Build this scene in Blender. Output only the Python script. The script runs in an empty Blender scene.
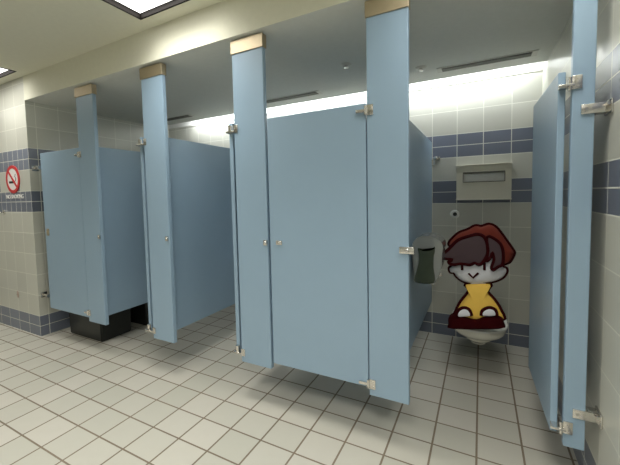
import bpy, bmesh, math, random
from math import sin, cos, pi, sqrt
from mathutils import Vector, Matrix
random.seed(4)
SC = bpy.context.scene
COL = SC.collection

# ------------------------------------------------------------------ materials
def new_mat(name):
    m = bpy.data.materials.new(name); m.use_nodes = True
    nt = m.node_tree; b = nt.nodes['Principled BSDF']
    return m, nt, b

def plain(name, col, rough=.5, metal=0., noise=.04, scale=30., bump=0., bscale=200., spec=.5, trans=0., coat=0.):
    m, nt, b = new_mat(name)
    N = nt.nodes; L = nt.links
    tc = N.new('ShaderNodeTexCoord'); nz = N.new('ShaderNodeTexNoise'); nz.inputs['Scale'].default_value = scale
    nz.inputs['Detail'].default_value = 3
    L.new(tc.outputs['Object'], nz.inputs['Vector'])
    mx = N.new('ShaderNodeMix'); mx.data_type = 'RGBA'
    mx.inputs[6].default_value = (*[c*(1-noise) for c in col], 1); mx.inputs[7].default_value = (*[min(1, c*(1+noise)) for c in col], 1)
    L.new(nz.outputs['Fac'], mx.inputs[0]); L.new(mx.outputs[2], b.inputs['Base Color'])
    b.inputs['Roughness'].default_value = rough; b.inputs['Metallic'].default_value = metal
    b.inputs['Specular IOR Level'].default_value = spec
    b.inputs['Transmission Weight'].default_value = trans
    b.inputs['Coat Weight'].default_value = coat
    if bump:
        n2 = N.new('ShaderNodeTexNoise'); n2.inputs['Scale'].default_value = bscale
        L.new(tc.outputs['Object'], n2.inputs['Vector'])
        bp = N.new('ShaderNodeBump'); bp.inputs['Strength'].default_value = bump; bp.inputs['Distance'].default_value = .002
        L.new(n2.outputs['Fac'], bp.inputs['Height']); L.new(bp.outputs['Normal'], b.inputs['Normal'])
    return m

def emis(name, col, s):
    m, nt, b = new_mat(name)
    b.inputs['Base Color'].default_value = (.8, .8, .78, 1)
    b.inputs['Emission Color'].default_value = (*col, 1); b.inputs['Emission Strength'].default_value = s
    return m

class NB:
    """tiny helper to write node maths"""
    def __init__(s, nt): s.nt = nt
    def m(s, op, a, b=None, c=None):
        n = s.nt.nodes.new('ShaderNodeMath'); n.operation = op
        for i, v in enumerate((a, b, c)):
            if v is None: continue
            if isinstance(v, (int, float)): n.inputs[i].default_value = v
            else: s.nt.links.new(v, n.inputs[i])
        return n.outputs[0]
    def mix(s, f, a, b):
        n = s.nt.nodes.new('ShaderNodeMix'); n.data_type = 'RGBA'
        for i, v in ((0, f), (6, a), (7, b)):
            if isinstance(v, tuple): n.inputs[i].default_value = (*v, 1)
            elif isinstance(v, (int, float)): n.inputs[i].default_value = v
            else: s.nt.links.new(v, n.inputs[i])
        return n.outputs[2]

def line_mask(k, t, w):
    f = k.m('FRACT', t); d = k.m('MINIMUM', f, k.m('SUBTRACT', 1., f))
    return k.m('LESS_THAN', d, w)

LIGHT = (.55, .55, .485); BLUE = (.155, .175, .225); GROUT = (.74, .74, .66)
def wall_tiles(name, axis, off, stub=False):
    m, nt, b = new_mat(name); k = NB(nt); N = nt.nodes
    tc = N.new('ShaderNodeTexCoord'); sx = N.new('ShaderNodeSeparateXYZ'); nt.links.new(tc.outputs['Object'], sx.inputs[0])
    T = .204
    u = k.m('DIVIDE', k.m('SUBTRACT', sx.outputs[axis], off), T); v = k.m('DIVIDE', sx.outputs[2], T)
    r = k.m('FLOOR', v); c = k.m('FLOOR', u)
    is0 = k.m('COMPARE', r, 0., .1); is6 = k.m('COMPARE', r, 6., .1); is8 = k.m('COMPARE', r, 8., .1)
    half = k.m('MAXIMUM', is0, k.m('MAXIMUM', is6, is8)); blue = half
    if stub:
        is7 = k.m('COMPARE', r, 7., .1)
        par = k.m('COMPARE', k.m('FLOORED_MODULO', c, 2.), 0., .1)
        blue = k.m('MAXIMUM', half, k.m('MULTIPLY', is7, par))
    g = k.m('MAXIMUM', line_mask(k, u, .013), line_mask(k, v, .013))
    g2 = k.m('MULTIPLY', half, line_mask(k, k.m('MULTIPLY', v, 2.), .026))
    g = k.m('MAXIMUM', g, g2)
    if stub:
        g3 = k.m('MULTIPLY', k.m('MAXIMUM', is6, is8), line_mask(k, k.m('MULTIPLY', u, 2.), .026)); g = k.m('MAXIMUM', g, g3)
    wn = N.new('ShaderNodeTexWhiteNoise'); wn.noise_dimensions = '2D'
    cb = N.new('ShaderNodeCombineXYZ'); nt.links.new(c, cb.inputs[0]); nt.links.new(r, cb.inputs[1]); nt.links.new(cb.outputs[0], wn.inputs['Vector'])
    lt = k.mix(wn.outputs['Value'], tuple(x*.95 for x in LIGHT), tuple(x*1.05 for x in LIGHT))
    bl = k.mix(wn.outputs['Value'], tuple(x*.9 for x in BLUE), tuple(x*1.12 for x in BLUE))
    col = k.mix(blue, lt, bl); col = k.mix(g, col, GROUT)
    nt.links.new(col, b.inputs['Base Color'])
    nt.links.new(k.m('MULTIPLY_ADD', g, .5, .28), b.inputs['Roughness'])
    bp = N.new('ShaderNodeBump'); bp.inputs['Strength'].default_value = .4; bp.inputs['Distance'].default_value = .002
    nt.links.new(k.m('SUBTRACT', 1., g), bp.inputs['Height']); nt.links.new(bp.outputs['Normal'], b.inputs['Normal'])
    return m

def floor_tiles():
    m, nt, b = new_mat('floor_tiles'); k = NB(nt); N = nt.nodes
    tc = N.new('ShaderNodeTexCoord'); sx = N.new('ShaderNodeSeparateXYZ'); nt.links.new(tc.outputs['Object'], sx.inputs[0])
    u = k.m('DIVIDE', k.m('SUBTRACT', sx.outputs[0], 2.5778), .2068); v = k.m('DIVIDE', k.m('SUBTRACT', sx.outputs[1], .528), .1927)
    g = k.m('MAXIMUM', line_mask(k, u, .024), line_mask(k, v, .024))
    wn = N.new('ShaderNodeTexWhiteNoise'); wn.noise_dimensions = '2D'
    cb = N.new('ShaderNodeCombineXYZ'); nt.links.new(k.m('FLOOR', u), cb.inputs[0]); nt.links.new(k.m('FLOOR', v), cb.inputs[1]); nt.links.new(cb.outputs[0], wn.inputs['Vector'])
    nz = N.new('ShaderNodeTexNoise'); nz.inputs['Scale'].default_value = 14; nz.inputs['Detail'].default_value = 5
    nt.links.new(tc.outputs['Object'], nz.inputs['Vector'])
    nz2 = N.new('ShaderNodeTexNoise'); nz2.inputs['Scale'].default_value = 1.1; nt.links.new(tc.outputs['Object'], nz2.inputs['Vector'])
    lt = k.mix(wn.outputs['Value'], (.445, .437, .375), (.525, .50, .44))
    lt = k.mix(k.m('MULTIPLY', nz.outputs['Fac'], .35), lt, (.45, .435, .37))
    col = k.mix(g, lt, k.mix(nz2.outputs['Fac'], (.12, .095, .065), (.25, .20, .145)))
    nt.links.new(col, b.inputs['Base Color'])
    nt.links.new(k.m('ADD', k.m('MULTIPLY_ADD', g, .4, .30), k.m('MULTIPLY', nz.outputs['Fac'], .2)), b.inputs['Roughness'])
    bp = N.new('ShaderNodeBump'); bp.inputs['Strength'].default_value = .5; bp.inputs['Distance'].default_value = .002
    nt.links.new(k.m('SUBTRACT', 1., g), bp.inputs['Height']); nt.links.new(bp.outputs['Normal'], b.inputs['Normal'])
    return m

M = dict(
    floor=floor_tiles(),
    back=wall_tiles('wall_tiles_back', 0, 3.017), side=wall_tiles('wall_tiles_side', 1, .01),
    inner=wall_tiles('wall_tiles_inner', 1, .05), stub=wall_tiles('wall_tiles_stub', 0, -.585, True),
    ceil=plain('ceiling_plaster', (.74, .73, .60), .8, bump=.1, bscale=90),
    stallceil=plain('stall_ceiling_paint', (.72, .73, .67), .7, bump=.1, bscale=60),
    white=plain('slot_white_paint', (.85, .85, .82), .6),
    paint=plain('blue_partition_laminate', (.27, .38, .485), .38, noise=.03, scale=6, bump=.12, bscale=500),
    edge=plain('blue_partition_edge', (.25, .36, .44), .35, noise=.03),
    chrome=plain('brushed_chrome', (.70, .68, .64), .22, 1., noise=.05),
    cap=plain('champagne_metal', (.52, .44, .31), .5, 1., noise=.05),
    dark=plain('dark_gap', (.02, .02, .02), .7),
    vent=plain('vent_dark', (.10, .10, .075), .6),
    ventframe=plain('vent_frame_paint', (.62, .61, .55), .5),
    steel=plain('stainless_steel', (.58, .56, .49), .36, 1., noise=.06, scale=12),
    enamel=plain('beige_enamel', (.62, .60, .50), .35, .2, noise=.03),
    bright=plain('polished_chrome', (.88, .88, .85), .25, .35, noise=.02),
    paper=plain('paper', (.75, .74, .70), .9),
    china=plain('vitreous_china', (.80, .78, .68), .12, noise=.01, coat=.5),
    seat=plain('seat_plastic', (.78, .77, .72), .3, noise=.01),
    water=plain('toilet_water', (.35, .42, .42), .05, noise=.01),
    tpgrey=plain('dispenser_grey', (.27, .28, .26), .18, .3, noise=.03),
    smoke=plain('smoked_plastic', (.045, .055, .035), .15, noise=.1, coat=.6),
    black=plain('black_plastic', (.012, .014, .012), .35, noise=.1),
    rubber=plain('dark_rubber', (.02, .02, .02), .6),
    red=plain('sign_red', (.55, .03, .03), .5), signwhite=plain('sign_white', (.8, .78, .76), .5),
    lens=emis('troffer_lens', (1., .98, .94), 2.2),
    frame=plain('troffer_frame', (.008, .006, .005), .6, 0., spec=.1),
    outline=plain('maroon_outline', (.035, .001, .002), .8, spec=.1), capred=plain('rust_red_felt', (.20, .028, .013), .9),
    skin=plain('pale_skin', (.80, .80, .83), .7, noise=.01), hair=plain('dark_plum_hair', (.075, .045, .05), .8),
    yellow=plain('yellow_cloth', (.95, .60, .10), .8, noise=.02), maroon=plain('maroon_shoe', (.035, .001, .002), .9, spec=.1),
    brass=plain('pinkish_plate', (.55, .42, .36), .4, .3),
)

# ------------------------------------------------------------------ mesh helpers
def obj(name, bm, mat, parent=None, smooth=False):
    bmesh.ops.recalc_face_normals(bm, faces=bm.faces)
    me = bpy.data.meshes.new(name); bm.to_mesh(me); bm.free()
    mats = mat if isinstance(mat, (list, tuple)) else [mat]
    for x in mats: me.materials.append(x)
    if smooth:
        for p in me.polygons: p.use_smooth = True
        try: me.set_sharp_from_angle(angle=math.radians(40))
        except Exception: pass
    o = bpy.data.objects.new(name, me); COL.objects.link(o)
    if parent:
        o.parent = parent
        if parent.type == 'EMPTY': o.matrix_parent_inverse = Matrix.Translation(-parent.location)
    return o

def thing(name, label, cat, loc=(0, 0, 0), group=None):
    o = bpy.data.objects.new(name, None); COL.objects.link(o); o.empty_display_size = .05
    o.location = loc; o['label'] = label; o['category'] = cat
    if group: o['group'] = group
    return o

def tag(o, label, cat, group=None):
    o['label'] = label; o['category'] = cat
    if group: o['group'] = group
    return o

def box(bm, x0, x1, y0, y1, z0, z1, bev=0., mi=0, mat=None):
    r = bmesh.ops.create_cube(bm, size=1.)
    vs = r['verts']
    for v in vs:
        v.co = Vector(((x0+x1)/2+v.co.x*(x1-x0), (y0+y1)/2+v.co.y*(y1-y0), (z0+z1)/2+v.co.z*(z1-z0)))
        if mat is not None: v.co = mat @ v.co
    fs = {f for v in vs for f in v.link_faces}
    for f in fs: f.material_index = mi
    if bev:
        es = list({e for v in vs for e in v.link_edges})
        bmesh.ops.bevel(bm, geom=es, offset=bev, segments=2, affect='EDGES', profile=.5)
    return bm

def cyl(bm, a, b, r, r2=None, n=20, cap=True):
    a = Vector(a); b = Vector(b); d = b-a
    ret = bmesh.ops.create_cone(bm, cap_ends=cap, segments=n, radius1=r, radius2=r if r2 is None else r2, depth=d.length)
    q = d.to_track_quat('Z', 'Y').to_matrix().to_4x4()
    bmesh.ops.transform(bm, matrix=Matrix.Translation((a+b)/2) @ q, verts=ret['verts'])
    return bm

def ball(bm, c, r, sx=1, sy=1, sz=1, n=16):
    ret = bmesh.ops.create_uvsphere(bm, u_segments=n, v_segments=n//2+2, radius=r)
    for v in ret['verts']: v.co = Vector((c[0]+v.co.x*sx, c[1]+v.co.y*sy, c[2]+v.co.z*sz))
    return bm

def B(): return bmesh.new()
def boxobj(name, dims, mat, parent=None, bev=0.):
    return obj(name, box(B(), *dims, bev=bev), mat, parent)
def struct(name, bm, mat, parent=None):
    o = obj(name, bm, mat, parent)
    if not parent: o['kind'] = 'structure'
    return o

def smooth_loop(pts, n=5, closed=True):
    out = []; L = len(pts); pts = [Vector(p) for p in pts]
    rng = range(L) if closed else range(L-1)
    for i in rng:
        if closed: p0, p1, p2, p3 = pts[(i-1) % L], pts[i], pts[(i+1) % L], pts[(i+2) % L]
        else: p0, p1, p2, p3 = pts[max(i-1, 0)], pts[i], pts[i+1], pts[min(i+2, L-1)]
        for j in range(n):
            t = j/n
            out.append(.5*((2*p1)+(p2-p0)*t+(2*p0-5*p1+4*p2-p3)*t*t+(3*p1-p0-3*p2+p3)*t**3))
    if not closed: out.append(pts[-1])
    return out

def tube(bm, pts, r, closed=False, n=8):
    pts = [Vector(p) for p in pts]; L = len(pts); rings = []
    for i, p in enumerate(pts):
        a = pts[(i-1) % L] if closed or i > 0 else pts[i]; c = pts[(i+1) % L] if closed or i < L-1 else pts[i]
        d = (c-a).normalized(); up = Vector((0, 1, 0))
        if abs(d.dot(up)) > .95: up = Vector((0, 0, 1))
        s = d.cross(up).normalized(); u = s.cross(d).normalized()
        rings.append([bm.verts.new(p+(s*cos(2*pi*k/n)+u*sin(2*pi*k/n))*r) for k in range(n)])
    for i in range(L if closed else L-1):
        A, C = rings[i], rings[(i+1) % L]
        for k in range(n): bm.faces.new((A[k], A[(k+1) % n], C[(k+1) % n], C[k]))
    if not closed:
        bm.faces.new(rings[0]); bm.faces.new(rings[-1])
    return bm

def pillow(bm, poly, yc, T, sm=4, back=None, p=3.5):
    """puffy solid with a smooth outline in the XZ plane"""
    pts = smooth_loop([(x, 0, z) for x, z in poly], sm) if sm else [Vector((x, 0, z)) for x, z in poly]
    c = Vector((0, 0, 0)); A = 0
    for i in range(len(pts)):
        a, b = pts[i], pts[(i+1) % len(pts)]; w = a.x*b.z-b.x*a.z; A += w; c += (a+b)*w
    c = c/(3*A)
    S = [1, .985, .95, .88, .75, .55, .3]; back = T if back is None else back
    def side(sg, TT):
        rings = []
        for s in S[1:]:
            y = yc+sg*TT*(1-s**p)**(1/p)
            rings.append([bm.verts.new((c.x+(q.x-c.x)*s, y, c.z+(q.z-c.z)*s)) for q in pts])
        rings.append([bm.verts.new((c.x, yc+sg*TT, c.z))])
        return rings
    rim = [bm.verts.new((q.x, yc, q.z)) for q in pts]; L = len(pts)
    for sg, TT in ((-1, T), (1, back)):
        R = [rim]+side(sg, TT)
        for a, b in zip(R[:-2], R[1:-1]):
            for i in range(L): bm.faces.new((a[i], a[(i+1) % L], b[(i+1) % L], b[i]))
        for i in range(L): bm.faces.new((R[-2][i], R[-2][(i+1) % L], R[-1][0]))
    return pts

def prism_y(bm, poly, y0, y1, bev=0.):
    a = [bm.verts.new((x, y0, z)) for x, z in poly]; f = bm.faces.new(a)
    r = bmesh.ops.extrude_face_region(bm, geom=[f]); vs = [g for g in r['geom'] if isinstance(g, bmesh.types.BMVert)]
    bmesh.ops.translate(bm, vec=(0, y1-y0, 0), verts=vs)
    if bev:
        es = [e for e in bm.edges if abs(e.verts[0].co.y-e.verts[1].co.y) < 1e-6]
        bmesh.ops.bevel(bm, geom=es, offset=bev, segments=2, affect='EDGES')
    return bm

# ------------------------------------------------------------------ dimensions
ZC = 2.50; ZS = 2.278; YF = -.03; D = 1.665; XL = -.58; XR = 3.63; YB = -3.3; XFL = -3.0
PZ0 = .266; PZ1 = 2.262; DZ0 = .305; DZ1 = 1.78
YSLOT = 1.475

# ------------------------------------------------------------------ the setting
struct('floor', box(B(), XFL-.1, XR+.1, YB-.1, D+.1, -.1, 0), M['floor'])
struct('wall_back', box(B(), XL-.05, XR+.1, D, D+.12, 0, ZC+.1), M['back'])
struct('wall_right', box(B(), XR, XR+.12, YB, D+.12, 0, ZC+.1), M['side'])
bm = B(); box(bm, XFL-.1, XL, YF, D+.12, 0, ZC+.1)
for f in bm.faces: f.material_index = 1 if abs(f.normal.x) > .5 else 0
o = struct('wall_left', bm, [M['stub'], M['inner']])
struct('wall_far_left', box(B(), XFL-.12, XFL, YB, YF, 0, ZC+.1), M['side'])
struct('wall_front', box(B(), XFL-.1, XR+.1, YB-.12, YB, 0, ZC+.1), M['back'])

TRO = [(-.47-.61, -.12), (1.235, -.14), (2.95, -.14), (-2.7, -.12), (-1.08, -1.7), (.85, -1.7), (2.75, -1.7)]  # front right and rear row are unseen fittings added to brighten the room
TW = .60
# main ceiling with openings for the recessed fittings
def ceiling_with_holes():
    bm = B()
    xs = sorted({XFL, XR}|{x for t in TRO for x in (t[0], t[0]+TW) if XFL < x < XR})
    ys = sorted({YB, D}|{y for t in TRO for y in (t[1], t[1]-TW)})
    for i in range(len(xs)-1):
        for j in range(len(ys)-1):
            cx, cy = (xs[i]+xs[i+1])/2, (ys[j]+ys[j+1])/2
            if any(t[0] < cx < t[0]+TW and t[1]-TW < cy < t[1] for t in TRO): continue
            box(bm, xs[i], xs[i+1], ys[j], ys[j+1], ZC, ZC+.12)
    bmesh.ops.remove_doubles(bm, verts=bm.verts, dist=1e-5)
    return bm
struct('ceiling', ceiling_with_holes(), M['ceil'])
# lower ceiling over the stalls with its fascia
bm = B(); box(bm, XL, XR, YF, YSLOT, ZS, ZC)
bm.normal_update()
for f in bm.faces: f.material_index = 1 if f.normal.y < -.5 else 0
struct('ceiling', bm, [M['stallceil'], M['ceil']])
# white lining of the light slot along the back wall
bm = B(); box(bm, XL, XR, D-.006, D, ZS+.004, ZC); box(bm, XL, XR, YSLOT, D-.006, ZC-.02, ZC); box(bm, XL, XR, YSLOT, YSLOT+.006, ZS+.004, ZC-.02)
struct('trim_1', bm, M['white'])
struct('trim_2', box(B(), XL, XR, D-.010, D-.0005, ZS-.012, ZS+.002), M['ventframe'])

# ------------------------------------------------------------------ ceiling light fittings
labs = ['square recessed ceiling light at the left edge, in front of the tiled stub wall',
        'square recessed ceiling light at the top, in front of the second stall divider post',
        'added square ceiling light, out of view, in front of the rightmost stall',
        'square recessed ceiling light over the far left corner of the room',
        'added square ceiling light in the unseen rear row, left one',
        'added square ceiling light in the unseen rear row, middle one',
        'added square ceiling light in the unseen rear row, right one']
for (x, y), lab in zip(TRO, labs):
    t = thing('ceiling_light', lab, 'ceiling light', (x+TW/2, y-TW/2, ZC), 'recessed square ceiling lights')
    x1 = min(x+TW, XR-.002)
    bm = B(); w = .012
    x0 = x
    for a in ((x0, x1, y-w, y), (x0, x1, y-TW, y-TW+w), (x0, x0+w, y-TW+w, y-w), (x1-w, x1, y-TW+w, y-w)): box(bm, *a, ZC-.004, ZC+.045)
    obj('frame', bm, M['frame'], t)
    boxobj('diffuser', (x0+w, x1-w, y-TW+w, y-w, ZC+.030, ZC+.040), M['lens'], t, .002)

# ------------------------------------------------------------------ hardware builders
def screws(bm, pts, r=.004):
    for p in pts: cyl(bm, (p[0], p[1], p[2]), (p[0], p[1]-.003, p[2]), r, n=10)

def hinge_bm(xp, side, z, y=0., top=True):
    """knuckle hinge: plate on the pilaster face, barrel at its edge, arm under/over the door.
    xp = pilaster edge, side=-1: door lies to the left of it"""
    bm = B()
    s = side
    a, b = sorted((xp, xp-s*.034))
    box(bm, a, b, y-.006, y+.001, z-.026, z+.026, .002)
    cyl(bm, (xp+s*.004, y-.006, z-.022), (xp+s*.004, y-.006, z+.022), .008, n=14)
    a, b = sorted((xp+s*.006, xp+s*.055))
    box(bm, a, b, y-.010, y-.001, z-.010, z+.006, .002)
    screws(bm, [(xp-s*.022, y-.005, z-.015), (xp-s*.022, y-.005, z+.015), (xp+s*.042, y-.009, z-.002)])
    return bm

def pilaster(x0, x1, label, y0=0., th=.032, keeper=None, cap=True):
    t = thing('stall_pilaster', label, 'partition post', ((x0+x1)/2, y0, PZ0), 'narrow blue posts between the stalls')
    obj('panel', box(B(), x0, x1, y0, y0+th, PZ0, PZ1-.005, .004), M['paint'], t)
    if cap:
        bm = B(); e = .004
        box(bm, x0-e, x1+e, y0-.006, y0+th+.006, 2.188, PZ1+.004, .002)
        obj('ceiling_shoe', bm, M['cap'], t)
    if keeper:
        for kx, kz in keeper:
            wx = .030 if kx > 2.8 else .008
            bm = B(); box(bm, kx-.010-wx, kx+wx, y0-.012, y0+.001, kz-.017, kz+.017, .003)
            ball(bm, (kx-.002, y0-.012, kz), .010, 1, .7, 1)
            obj('strike_keeper', bm, M['chrome'], t, True)
    return t

P = [(.195, .430), (1.026, 1.246), (1.862, 2.087), (2.699, 2.900), (3.513, 3.583)]
pilaster(*P[0], 'blue post between the first and second stall from the left, light over a black bin', keeper=[(.425, 1.021)])
pilaster(*P[1], 'blue post with metal top shoe between the second and third stall from the left', keeper=[(1.232, 1.037)])
pilaster(*P[2], 'blue post left of the closed centre stall door, latch strike at mid height', keeper=[(2.078, 1.047)])
pilaster(*P[3], 'widest looking blue post right of the closed centre door, left of the toilet stall', keeper=[(2.897, 1.047)])
t5 = pilaster(*P[4], 'slim blue post beside the right tiled wall, held by chrome wall brackets', cap=True)
for z in (1.628, .418):
    bm = B(); box(bm, 3.540, XR-.004, -.008, .002, z-.019, z+.019, .003); box(bm, XR-.008, XR-.0005, -.03, .05, z-.026, z+.026, .002)
    box(bm, 3.590, XR-.004, -.006, .04, z-.019, z+.019, .002)
    screws(bm, [(3.556, -.007, z), (3.578, -.007, z)], .006)
    cyl(bm, (XR-.012, -.016, z+.012), (XR-.012, -.026, z+.012), .007, n=12)
    obj('wall_bracket', bm, M['chrome'], t5, True)

# dividing panels between stalls, at the centre of each post
plabs = ['blue stall divider running back from the first post from the left',
         'blue stall divider running back from the second post from the left',
         'blue stall divider running back from the third post, behind the closed centre door',
         'blue stall divider left of the toilet, carrying the paper roll dispenser']
for (a, b), lab in zip(P[:4], plabs):
    c = (a+b)/2
    t = thing('stall_divider', lab, 'partition', (c, .033, DZ0), 'blue dividers between the stalls')
    obj('panel', box(B(), c-.0125, c+.0125, .040, D-.012, DZ0, DZ1, .004), M['paint'], t)
    for z in (DZ1-.18, DZ0+.18):
        for (y0, y1, yy) in ((.0325, .07, .0325), (D-.05, D-.0005, D-.0005)):
            for s in (-1, 1):
                bm = B(); box(bm, c+s*.0130-.0015, c+s*.0130+.0015, y0, y1, z-.022, z+.022)
                e0, e1 = sorted((yy, yy+(.003 if yy < 1 else -.003)))
                x0, x1 = sorted((c+s*.0130, c+s*.038)); box(bm, x0, x1, e0, e1, z-.022, z+.022)
                obj('bracket', bm, M['chrome'], t)

# ------------------------------------------------------------------ doors
def latch(parent, x, z, yf, s=1):
    bm = B(); box(bm, x-.012, x+.030, yf-.005, yf+.001, z-.013, z+.013, .003)
    for q in (-.004, .022):
        cyl(bm, (x+q, yf-.004, z-.008), (x+q, yf-.009, z+.008), .004, n=8)
    cyl(bm, (x+.009, yf-.004, z), (x+.009, yf-.014, z), .006, n=12)
    return obj('latch', bm, M['chrome'], parent, True)

# closed door of the first stall
t = thing('stall_door', 'closed blue stall door at the far left, next to the tiled stub wall', 'door', (-.43, .004, DZ0), 'closed stall doors')
obj('panel', box(B(), -.445, P[0][0]-.006, .004, .030, DZ0-.008, DZ1-.004, .004), M['paint'], t)
for z in (1.715, .345): obj('hinge', hinge_bm(P[0][0], -1, z), M['chrome'], t, True)
bm = B(); box(bm, -.410, -.372, -.003, .005, 1.000, 1.066, .004); box(bm, -.400, -.382, -.008, -.002, 1.015, 1.045, .003)
obj('latch', bm, M['cap'], t, True)
for z, lab in ((1.645, 'small metal door stop bracket high on the stub wall, beside the far left door'), (.409, 'small metal door stop bracket low on the stub wall, beside the far left door')):
    bm = B(); box(bm, XL+.0005, XL+.006, -.012, .045, z-.026, z+.026, .002); box(bm, XL+.005, XL+.085, .006, .014, z-.012, z+.012, .003)
    cyl(bm, (XL+.085, .01, z), (XL+.112, .01, z), .017, n=18)
    tag(obj('door_stop', bm, M['chrome'], None, True), lab, 'bracket', 'door stops of the far left stall')

# closed centre door
t = thing('stall_door', 'closed blue stall door in the centre, the largest door in view', 'door', (2.39, .004, DZ0), 'closed stall doors')
obj('panel', box(B(), P[2][1]+.014, P[3][0]-.006, .004, .030, DZ0, DZ1, .004), M['paint'], t)
for z in (1.742, .330): obj('hinge', hinge_bm(P[3][0], -1, z), M['chrome'], t, True)
latch(t, 2.155, 1.050, .004)

# doors standing open into their stalls (hinged on the left edge of a post)
def open_door(xh, lean, label, length=.60, th=.026):
    t = thing('stall_door', label, 'door', (xh, .03, DZ0), 'open stall doors')
    R = Matrix.Translation((xh, .034, 0)) @ Matrix.Rotation(lean, 4, 'Z')
    bm = box(B(), -th, 0, 0, length, DZ0-.005, DZ1+.01, .004, mat=R)
    obj('panel', bm, M['paint'], t)
    return t, R
for k, (xh, lab) in enumerate(((P[1][0]-.062, 'blue stall door swung inward, seen edge-on left of the second post'),
                               (P[2][0]-.038, 'blue stall door swung inward, seen edge-on left of the third post'))):
    t, R = open_door(xh, .01, lab, th=.030)
    xp = P[1+k][0]
    for z in (1.742, .330):
        bm = B(); box(bm, xp, xp+.03, -.006, .001, z-.024, z+.024, .002)
        a, b = sorted((xh-.026, xp+.004)); box(bm, a, b, -.004, .033, z-.020, z-.008, .002)
        cyl(bm, (xh-.006, .018, z-.022), (xh-.006, .018, z+.028), .014, n=16)
        screws(bm, [(xp+.018, -.005, z-.014), (xp+.018, -.005, z+.014)])
        obj('hinge', bm, M['chrome'], t, True)
t, R = open_door(P[4][0]-.014, -.006+.03, 'blue stall door swung inward in the rightmost stall, beside the right wall', .60)
for z in (1.735, .350):
    bm = B(); xp = P[4][0]
    box(bm, xp-.002, xp+.030, -.006, .001, z-.026, z+.026, .002)
    box(bm, xp-.040, xp+.006, -.004, .034, z-.016, z-.006, .002); box(bm, xp-.045, xp+.006, -.014, -.002, z-.014, z-.004, .002)
    cyl(bm, (xp-.008, -.004, z-.030), (xp-.008, -.004, z+.020), .007, n=14)
    screws(bm, [(xp+.016, -.005, z-.014), (xp+.016, -.005, z+.014)])
    obj('hinge', bm, M['chrome'], t, True)

# ------------------------------------------------------------------ things on the ceiling over the stalls
vx = [(-.37, .28, 'slot vent in the stall ceiling farthest left, seen beyond the second post'),
      (1.245, 1.895, 'slot vent in the stall ceiling above the closed centre door'),
      (2.895, 3.545, 'slot vent in the stall ceiling above the toilet stall')]
for x0, x1, lab in vx:
    t = thing('ceiling_vent', lab, 'vent', ((x0+x1)/2, 1.24, ZS), 'slot vents over the stalls')
    y0, y1 = 1.190, 1.305
    bm = B(); w = .012
    for a in ((x0, x1, y0, y0+w), (x0, x1, y1-w, y1), (x0, x0+.035, y0+w, y1-w), (x1-.035, x1, y0+w, y1-w)): box(bm, *a, ZS-.004, ZS-.0003, .001)
    obj('frame', bm, M['ventframe'], t)
    bm = B(); box(bm, x0+.035, x1-.035, y0+w, y1-w, ZS-.003, ZS-.0003); box(bm, x0+.035, x1-.035, 1.222, 1.226, ZS-.006, ZS-.003)
    obj('slot', bm, M['vent'], t)
for x, y, lab in ((2.327, .742, 'small round sprinkler plate on the ceiling over the centre stall'), (2.796, 1.103, 'small round sprinkler plate on the ceiling right of the widest post')):
    t = thing('sprinkler_head', lab, 'sprinkler', (x, y, ZS), 'sprinkler plates')
    obj('plate', cyl(B(), (x, y, ZS-.008), (x, y, ZS-.0003), .032, .042, n=28), M['ventframe'], t, True)
    bm = B(); cyl(bm, (x, y, ZS-.022), (x, y, ZS-.008), .012, n=16); cyl(bm, (x, y, ZS-.026), (x, y, ZS-.022), .018, n=16)
    obj('nozzle', bm, M['chrome'], t, True)

# ------------------------------------------------------------------ seat cover dispenser, sensor, hooks
t = thing('seat_cover_dispenser', 'flat steel paper seat cover dispenser on the back wall above the toilet', 'dispenser', (3.22, D, 1.26))
dx0, dx1, dz0, dz1 = 3.017, 3.427, 1.262, 1.546
wx0, wx1, wz0, wz1 = 3.073, 3.376, 1.410, 1.485
yf = D-.055
bm = B()
box(bm, dx0, wx0, yf, D-.0005, dz0, dz1); box(bm, wx1, dx1, yf, D-.0005, dz0, dz1)
box(bm, wx0, wx1, yf, D-.0005, wz1, dz1); box(bm, wx0, wx1, yf, D-.0005, dz0, wz0)
bmesh.ops.remove_doubles(bm, verts=bm.verts, dist=1e-5)
box(bm, dx0-.004, dx1+.004, yf-.006, D-.0005, dz1, dz1+.010, .002); box(bm, dx0-.003, dx1+.003, yf-.004, D-.0005, dz0-.010, dz0, .002)
obj('case', bm, M['enamel'], t)
bm = B(); w = .006
for a in ((wx0-w, wx1+w, wz1, wz1+w), (wx0-w, wx1+w, wz0-w, wz0), (wx0-w, wx0, wz0, wz1), (wx1, wx1+w, wz0, wz1)): box(bm, a[0], a[1], yf-.004, yf+.002, a[2], a[3])
obj('opening_rim', bm, M['vent'], t)
boxobj('paper_covers', (wx0, wx1, yf+.012, D-.004, wz0, wz1-.008), M['paper'], t)

t = thing('flush_sensor', 'round chrome flush button with dark centre on the tiles above the toilet', 'flush button', (3.004, D, 1.127))
bm = B(); cyl(bm, (3.004, D-.0005, 1.127), (3.004, D-.010, 1.127), .036, .032, n=32); cyl(bm, (3.004, D-.010, 1.127), (3.004, D-.016, 1.127), .026, n=28)
obj('ring', bm, M['bright'], t, True)
obj('button', cyl(B(), (3.004, D-.016, 1.127), (3.004, D-.021, 1.127), .018, .015, n=24), M['black'], t, True)

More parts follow.
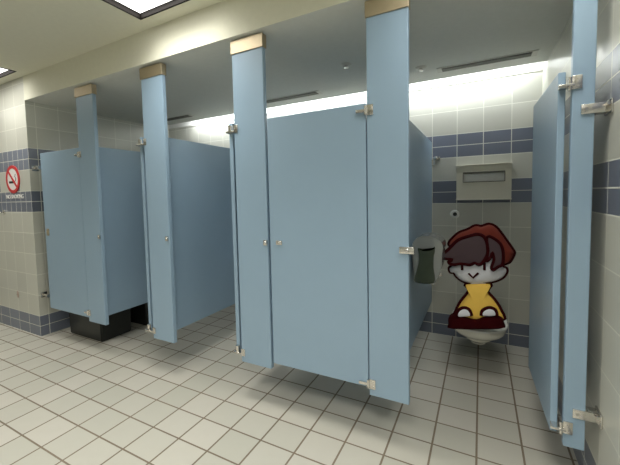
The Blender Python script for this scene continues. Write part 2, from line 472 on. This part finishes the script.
xc = (P[3][0]+P[3][1])/2+.0125
t = thing('coat_hook', 'chrome coat bumper high on the back wall, left of the seat cover dispenser', 'hook', (2.845, D, 1.6))
zz = 1.632; xx = 2.850
bm = B(); box(bm, xx-.03, xx+.03, D-.006, D-.0005, zz-.016, zz+.016, .003); obj('plate', bm, M['chrome'], t)
bm = B(); cyl(bm, (xx, D-.006, zz), (xx, D-.045, zz), .010, n=14); ball(bm, (xx, D-.05, zz), .019); obj('bumper', bm, M['chrome'], t, True)
t = thing('stop_valve', 'small chrome valve on the back wall left of the toilet, below the roll dispenser', 'valve', (2.87, D, .57))
zz = .57; xx = 2.868
bm = B(); cyl(bm, (xx, D-.0005, zz), (xx, D-.008, zz), .03, n=24); cyl(bm, (xx, D-.008, zz), (xx, D-.06, zz), .010, n=14); box(bm, xx-.03, xx+.035, D-.062, D-.05, zz-.006, zz+.006, .003)
obj('spout', bm, M['chrome'], t, True)

cap= [(3.013, 0.946), (3.009, 0.974), (3.029, 1.002), (3.07, 1.043), (3.125, 1.068), (3.172, 1.096), (3.211, 1.093), (3.256, 1.109), (3.293, 1.093), (3.323, 1.056), (3.36, 0.998), (3.396, 0.94), (3.404, 0.915), (3.383, 0.863), (3.365, 0.848), (3.333, 0.842), (3.228, 0.887), (3.103, 0.897)]
head= [(3.03, 0.819), (3.012, 0.794), (3.018, 0.767), (3.042, 0.765), (3.058, 0.739), (3.104, 0.707), (3.183, 0.699), (3.26, 0.717), (3.312, 0.737), (3.348, 0.766), (3.364, 0.802), (3.359, 0.822), (3.34, 0.834), (3.332, 0.911), (3.257, 0.993), (3.149, 1.007), (3.054, 0.912)]
fringe= [(2.972, 0.891), (3.025, 0.947), (3.075, 1.004), (3.151, 1.036), (3.196, 1.046), (3.229, 1.027), (3.245, 0.981), (3.247, 0.922), (3.224, 0.87), (3.198, 0.847), (3.175, 0.858), (3.145, 0.843), (3.092, 0.846), (3.044, 0.836), (3.016, 0.851), (3.044, 0.871), (2.983, 0.874)]
side= [(3.243, 1.031), (3.291, 1.016), (3.324, 0.976), (3.334, 0.911), (3.328, 0.857), (3.306, 0.842), (3.279, 0.818), (3.271, 0.84), (3.284, 0.888), (3.274, 0.935), (3.263, 0.898), (3.239, 0.871), (3.249, 0.922)]
eyes= [(3.099, 0.852), (3.1, 0.8), (3.23, 0.879), (3.231, 0.811)]
mouth= [(3.138, 0.781), (3.166, 0.754), (3.196, 0.789)]
shirt= [(3.117, 0.703), (3.141, 0.656), (3.089, 0.568), (3.06, 0.5), (3.057, 0.425), (3.333, 0.468), (3.334, 0.538), (3.291, 0.612), (3.251, 0.663), (3.269, 0.722)]
handL= [(3.072, 0.484), (3.078, 0.524), (3.109, 0.55), (3.143, 0.544), (3.159, 0.504)]
handR= [(3.216, 0.513), (3.223, 0.548), (3.26, 0.572), (3.294, 0.562), (3.303, 0.526)]
shoe= [(3.036, 0.383), (3.015, 0.407), (3.014, 0.444), (3.036, 0.471), (3.084, 0.487), (3.124, 0.482), (3.186, 0.474), (3.224, 0.497), (3.261, 0.514), (3.312, 0.518), (3.341, 0.498), (3.346, 0.465), (3.329, 0.433)]
tpbody= [(2.823, 0.984), (2.836, 1.023), (2.873, 1.048), (2.917, 1.053), (2.961, 1.042), (2.995, 1.016), (3.004, 0.984), (2.999, 0.937), (2.996, 0.862), (2.974, 0.804), (2.953, 0.759), (2.841, 0.753), (2.836, 0.801), (2.827, 0.897)]
tpcover= [(2.861, 0.977), (2.902, 0.97), (2.941, 0.976), (2.96, 0.992), (2.96, 0.957), (2.954, 0.928), (2.953, 0.863), (2.955, 0.767), (2.845, 0.761), (2.853, 0.831), (2.867, 0.889), (2.868, 0.942)]

# ------------------------------------------------------------------ roll dispenser on the divider
XP = xc+.0005
t = thing('toilet_roll_dispenser', 'jumbo toilet roll dispenser with smoked cover on the divider beside the centre post', 'dispenser', (XP, .74, .73))
body = [(max(x, XP), z) for x, z in tpbody]
bm = prism_y(B(), [(p.x, p.z) for p in smooth_loop([(x, 0, z) for x, z in body], 4)], .54, .77, .008)
for v in bm.verts: v.co.x = max(v.co.x, XP)
obj('housing', bm, M['tpgrey'], t, True)
bm = prism_y(B(), [(p.x, p.z) for p in smooth_loop([(x, 0, z) for x, z in tpcover], 4)], .520, .550, .007)
obj('smoked_cover', bm, M['smoke'], t, True)
obj('roll_opening', box(B(), 2.86, 2.925, .60, .70, .745, .760, .003), M['paper'], t)

# ------------------------------------------------------------------ no smoking sign, small plates at the left
sx, sz, sy = -.912, 1.552, YF-.0005
t = thing('no_smoking_sign', 'round red and white no smoking sign on the blue tiles at the far left', 'sign', (sx, YF, sz))
obj('face', cyl(B(), (sx, sy, sz), (sx, sy-.004, sz), .118, n=48), M['signwhite'], t)
bm = B(); R1 = .138; R0 = .108; n = 48
ri = []
for k in range(n):
    a = 2*pi*k/n
    ri.append([bm.verts.new((sx+r*cos(a), y, sz+r*sin(a))) for r, y in ((R0, sy-.007), (R1, sy-.007), (R1, sy), (R0, sy))])
for k in range(n):
    A, C = ri[k], ri[(k+1) % n]
    for j in range(4): bm.faces.new((A[j], A[(j+1) % 4], C[(j+1) % 4], C[j]))
box(bm, -.110, .110, -.0065, -.003, -.012, .012, mat=Matrix.Translation((sx, sy, sz)) @ Matrix.Rotation(math.radians(45), 4, 'Y'))
obj('red_ring', bm, M['red'], t)
c = obj('cigarette', box(B(), sx-.075, sx+.045, sy-.0058, sy-.003, sz-.040, sz-.018), M['dark'], t)
bm = B()
tube(bm, [(sx+.055, sy-.0045, sz-.02), (sx+.068, sy-.0045, sz+.005), (sx+.05, sy-.0045, sz+.025), (sx+.062, sy-.0045, sz+.05)], .003)
obj('smoke_line', bm, M['dark'], t)
def text(name, s, loc, size, mat, parent):
    cu = bpy.data.curves.new(name, 'FONT'); cu.body = s; cu.size = size; cu.extrude = .0012; cu.align_x = 'CENTER'; cu.align_y = 'CENTER'; cu.offset = .0006
    tmp = bpy.data.objects.new('tmp', cu); COL.objects.link(tmp)
    dg = bpy.context.evaluated_depsgraph_get(); me = bpy.data.meshes.new_from_object(tmp.evaluated_get(dg))
    bpy.data.objects.remove(tmp)
    me.transform(Matrix.Translation(loc) @ Matrix.Rotation(pi/2, 4, 'X'))
    me.materials.clear(); me.materials.append(mat)
    o = bpy.data.objects.new(name, me); COL.objects.link(o); o.parent = parent
    o.matrix_parent_inverse = Matrix.Translation(-parent.location)
    return o
text('lettering', 'NO SMOKING', (sx+.01, YF-.002, 1.378), .056, M['signwhite'], t)
t = thing('wall_hook', 'small chrome fitting on the tiles at the left picture edge, below the sign', 'hook', (-1.15, YF, 1.2))
bm = B(); cyl(bm, (-1.15, YF-.0005, 1.222), (-1.15, YF-.008, 1.222), .024, n=20); obj('plate', bm, M['chrome'], t, True)
bm = B(); tube(bm, [(-1.15, YF-.006, 1.222), (-1.15, YF-.04, 1.222), (-1.14, YF-.055, 1.205), (-1.135, YF-.058, 1.170)], .009); obj('hook', bm, M['chrome'], t, True)
t = thing('wall_plate', 'tiny pinkish oval plate low on the light tiles left of the far left stall', 'plate', (-.985, YF, .37))
bm = B(); ball(bm, (-.985, YF-.004, .375), .02, 1, .2, 1.9); obj('cover', bm, M['brass'], t, True)
obj('screw', cyl(B(), (-.985, YF-.006, .375), (-.985, YF-.012, .375), .006, n=12), M['chrome'], t)

# ------------------------------------------------------------------ black bin and box in the first stall
def bin_(name, x0, x1, y0, y1, z0, h, label, cat, ins=.004):
    t = thing(name, label, cat, ((x0+x1)/2, (y0+y1)/2, z0))
    bm = B(); r = bmesh.ops.create_cube(bm, size=1)
    for v in r['verts']:
        k = ins if v.co.z < 0 else 0
        v.co = Vector(((x0+x1)/2+v.co.x*(x1-x0-2*k), (y0+y1)/2+v.co.y*(y1-y0-2*k), z0+(v.co.z+.5)*h))
    bmesh.ops.bevel(bm, geom=list(bm.edges), offset=.012, segments=3, affect='EDGES')
    obj('body', bm, M['black'], t, True)
    bm = B(); box(bm, x0-.008, x1+.008, y0-.008, y1+.008, z0+h, z0+h+.022, .006)
    obj('rim', bm, M['black'], t)
bin_('waste_bin', -.405, .125, .140, .46, 0, .42, 'low black plastic bin under the far left door and post', 'bin')
bin_('black_box', -.46, .16, .60, 1.05, 0, .36, 'black box behind the low black bin', 'box')  # plain black block filling the dark area behind the bin

# ------------------------------------------------------------------ wall hung toilet
TX = 3.198
t = thing('toilet', 'cream wall hung toilet in the rightmost stall, under the cartoon figure', 'toilet', (TX, D, .12))
def ring_pts(yf, yb, hw, z, n=48, sq=2.3):
    """egg shaped outline: round at the front, squarer at the back"""
    out = []; cy = yf+min((yb-yf)*.42, hw*1.3)
    for k in range(n):
        a = 2*pi*k/n; c, s = cos(a), sin(a)
        e = 2/2.1 if s < 0 else 2/3.2
        x = hw*math.copysign(abs(c)**e, c); y = (cy-yf if s < 0 else yb-cy)*math.copysign(abs(s)**e, s)
        out.append((TX+x, min(cy+y, D-.001), z))
    return out
def loft(bm, rings, capa=True, capb=True):
    R = [[bm.verts.new(p) for p in r] for r in rings]; n = len(R[0])
    for a, b in zip(R[:-1], R[1:]):
        for i in range(n): bm.faces.new((a[i], a[(i+1) % n], b[(i+1) % n], b[i]))
    if capa: bm.faces.new(R[0])
    if capb: bm.faces.new(R[-1])
    return bm
Z0 = .355
rings = [ring_pts(1.16, D, .036, .165), ring_pts(1.145, D, .050, .172), ring_pts(1.14, D, .054, .212), ring_pts(1.10, D, .095, .226), ring_pts(1.03, D, .135, .250),
         ring_pts(.96, D, .160, .280), ring_pts(.915, D, .176, .308), ring_pts(.895, D, .182, .34), ring_pts(.897, D, .181, Z0),
         ring_pts(.93, 1.40, .15, Z0), ring_pts(.94, 1.39, .14, Z0-.03), ring_pts(.99, 1.34, .10, Z0-.10), ring_pts(1.06, 1.28, .05, Z0-.14)]
bm = loft(B(), rings); cyl(bm, (TX, 1.165, .182), (TX, 1.165, .27), .040, .055, n=28)
obj('bowl', bm, M['china'], t, True)
obj('water', loft(B(), [ring_pts(1.0, 1.33, .09, Z0-.092), ring_pts(1.0, 1.33, .09, Z0-.09)]), M['water'], t)
bm = B()
o_ = [ring_pts(.889, 1.42, .186, z) for z in (Z0+.001, Z0+.014)]; i_ = [ring_pts(.955, 1.35, .125, z) for z in (Z0+.014, Z0+.001)]
o2 = ring_pts(.897, 1.412, .178, Z0+.020); i2 = ring_pts(.948, 1.357, .132, Z0+.020)
seq = [o_[0], o_[1], o2, i2, i_[0], i_[1]]
Rr = [[bm.verts.new(p) for p in r] for r in seq]; n = 48
for q in range(6):
    A, C = Rr[q], Rr[(q+1) % 6]
    for i in range(n): bm.faces.new((A[i], A[(i+1) % n], C[(i+1) % n], C[i]))
obj('seat', bm, M['seat'], t, True)
for q in (-.075, .075): boxobj('seat_hinge', (TX+q-.015, TX+q+.015, 1.40, 1.47, Z0, Z0+.03), M['seat'], t, .006)
bm = B(); cyl(bm, (TX, D-.0005, Z0+.10), (TX, D-.012, Z0+.10), .04, n=28); cyl(bm, (TX, D-.01, Z0+.10), (TX, D-.10, Z0+.10), .019, n=18)
cyl(bm, (TX, D-.10, Z0+.12), (TX, D-.10, Z0-.01), .019, n=18); obj('flush_pipe', bm, M['chrome'], t, True)

# ------------------------------------------------------------------ the cartoon figure sitting on the toilet
def inset(poly, k=.965):
    cx = sum(p[0] for p in poly)/len(poly); cz = sum(p[1] for p in poly)/len(poly)
    return [(cx+(x-cx)*k, cz+(z-cz)*k) for x, z in poly]
cap = inset(cap); head = inset(head); shirt = inset(shirt, .97)
SB = Z0+.0205
shoe = [(x, max(z, SB)) for x, z in shoe]
fig = thing('cartoon_figure', 'pale cartoon figure with rust red cap and yellow top sitting on the toilet', 'cartoon figure', (3.19, .9, SB))
def outl(parent, poly, y, r=.0125, closed=True, sm=4):
    pts = smooth_loop([(x, y, z) for x, z in poly], sm, closed)
    return obj('outline', tube(B(), pts, r, closed), M['outline'], parent, True)
bm = B()
pillow(bm, head, .90, .085)
pillow(bm, [(3.15, .58), (3.14, .66), (3.135, .74), (3.26, .74), (3.25, .66), (3.24, .58)], .90, .05, 3)   # neck inside the collar
for h in (handL, handR): pillow(bm, h, .81, .03, 4, back=.05)
body_ = obj('body', bm, M['skin'], fig, True)
outl(body_, head, .875)
bm = B()
for h in (handL, handR): tube(bm, smooth_loop([(x, .792, z) for x, z in h], 4, False), .011)
obj('hand_outline', bm, M['outline'], body_, True)
bm = B()
for a, b in ((0, 1), (2, 3)): obj('eye', tube(B(), [(eyes[a][0], .812, eyes[a][1]), (eyes[b][0], .812, eyes[b][1])], .008), M['outline'], body_, True)
obj('mouth', tube(B(), [(x, .813, z) for x, z in mouth], .007), M['outline'], body_, True)
bm = B(); pillow(bm, shirt, .90, .085, 3); sh = obj('yellow_top', bm, M['yellow'], fig, True)
outl(sh, shirt, .865, sm=3)
bm = B(); pillow(bm, cap, .93, .10); cp = obj('cap', bm, M['capred'], fig, True)
outl(cp, cap, .90)
bm = B(); pillow(bm, fringe, .805, .018, 3, back=.03); pillow(bm, side, .805, .014, 3, back=.03); hr = obj('hair', bm, M['hair'], fig, True)
outl(hr, fringe, .796, .011, sm=3); outl(hr, side, .797, .010, sm=3)
bm = B(); pillow(bm, shoe, .86, .075, 3, back=.09)
for v in bm.verts: v.co.z = max(v.co.z, SB)
obj('shoes', bm, M['maroon'], fig, True)

# ------------------------------------------------------------------ lights
def area(name, loc, sx_, sy_, power, col, rot=(0, 0, 0)):
    l = bpy.data.lights.new(name, 'AREA'); l.shape = 'RECTANGLE'; l.size = sx_; l.size_y = sy_; l.energy = power; l.color = col
    o = bpy.data.objects.new(name, l); COL.objects.link(o); o.location = loc; o.rotation_euler = rot; return o
# fluorescent battens lying in the slot above the back wall
for x in (.05, 1.28, 2.51):
    area('slot_lamp', (x+.45, YSLOT+.05, ZS+.085), 1.15, .04, 5.3, (.94, .98, 1.), (math.radians(28), 0, 0))
# lamps in the recessed ceiling fittings, added ones included (their reflectors cut the beam, giving scallops on the fascia)
for (x, y) in TRO:
    o = area('fitting_lamp', (x+TW/2, y-TW/2, ZC+.022), TW-.03, TW-.03, {(-1.08, -.12): 5.2, (-2.7, -.12): 5., (1.235, -.14): 8., (2.95, -.14): 5., (-1.08, -1.7): 5.5, (.85, -1.7): 10.}.get((round(x, 3), y), 21.), (1., .985, .93))
    o.data.spread = math.radians(128)

w = bpy.data.worlds.new('World'); SC.world = w; w.use_nodes = True
w.node_tree.nodes['Background'].inputs[0].default_value = (.5, .5, .48, 1); w.node_tree.nodes['Background'].inputs[1].default_value = .05

# ------------------------------------------------------------------ camera
cam = bpy.data.cameras.new('camera'); co = bpy.data.objects.new('camera', cam); COL.objects.link(co); SC.camera = co
yaw, pit, rol, f = .4974, -.0615, -.0229, 340.54
F = Vector((-sin(yaw)*cos(pit), cos(yaw)*cos(pit), sin(pit))); R_ = Vector((cos(yaw), sin(yaw), 0)); U = R_.cross(F)
R2 = R_*cos(rol)+U*sin(rol); U2 = -R_*sin(rol)+U*cos(rol)
mw = Matrix.Identity(4)
for i in range(3): mw[i][0] = R2[i]; mw[i][1] = U2[i]; mw[i][2] = -F[i]
mw[0][3], mw[1][3], mw[2][3] = 3.2048, -1.6982, 1.3229
co.matrix_world = mw
cam.sensor_width = 36; cam.sensor_fit = 'HORIZONTAL'; cam.lens = 36*f/620
cam.shift_x = (310-295.99)/620; cam.shift_y = (216.80-232.5)/620
cam.clip_start = .02; cam.clip_end = 50

SC.view_settings.view_transform = 'Standard'; SC.view_settings.look = 'None'; SC.view_settings.gamma = 1; SC.view_settings.use_curve_mapping = False
SC.view_settings.exposure = 0.50
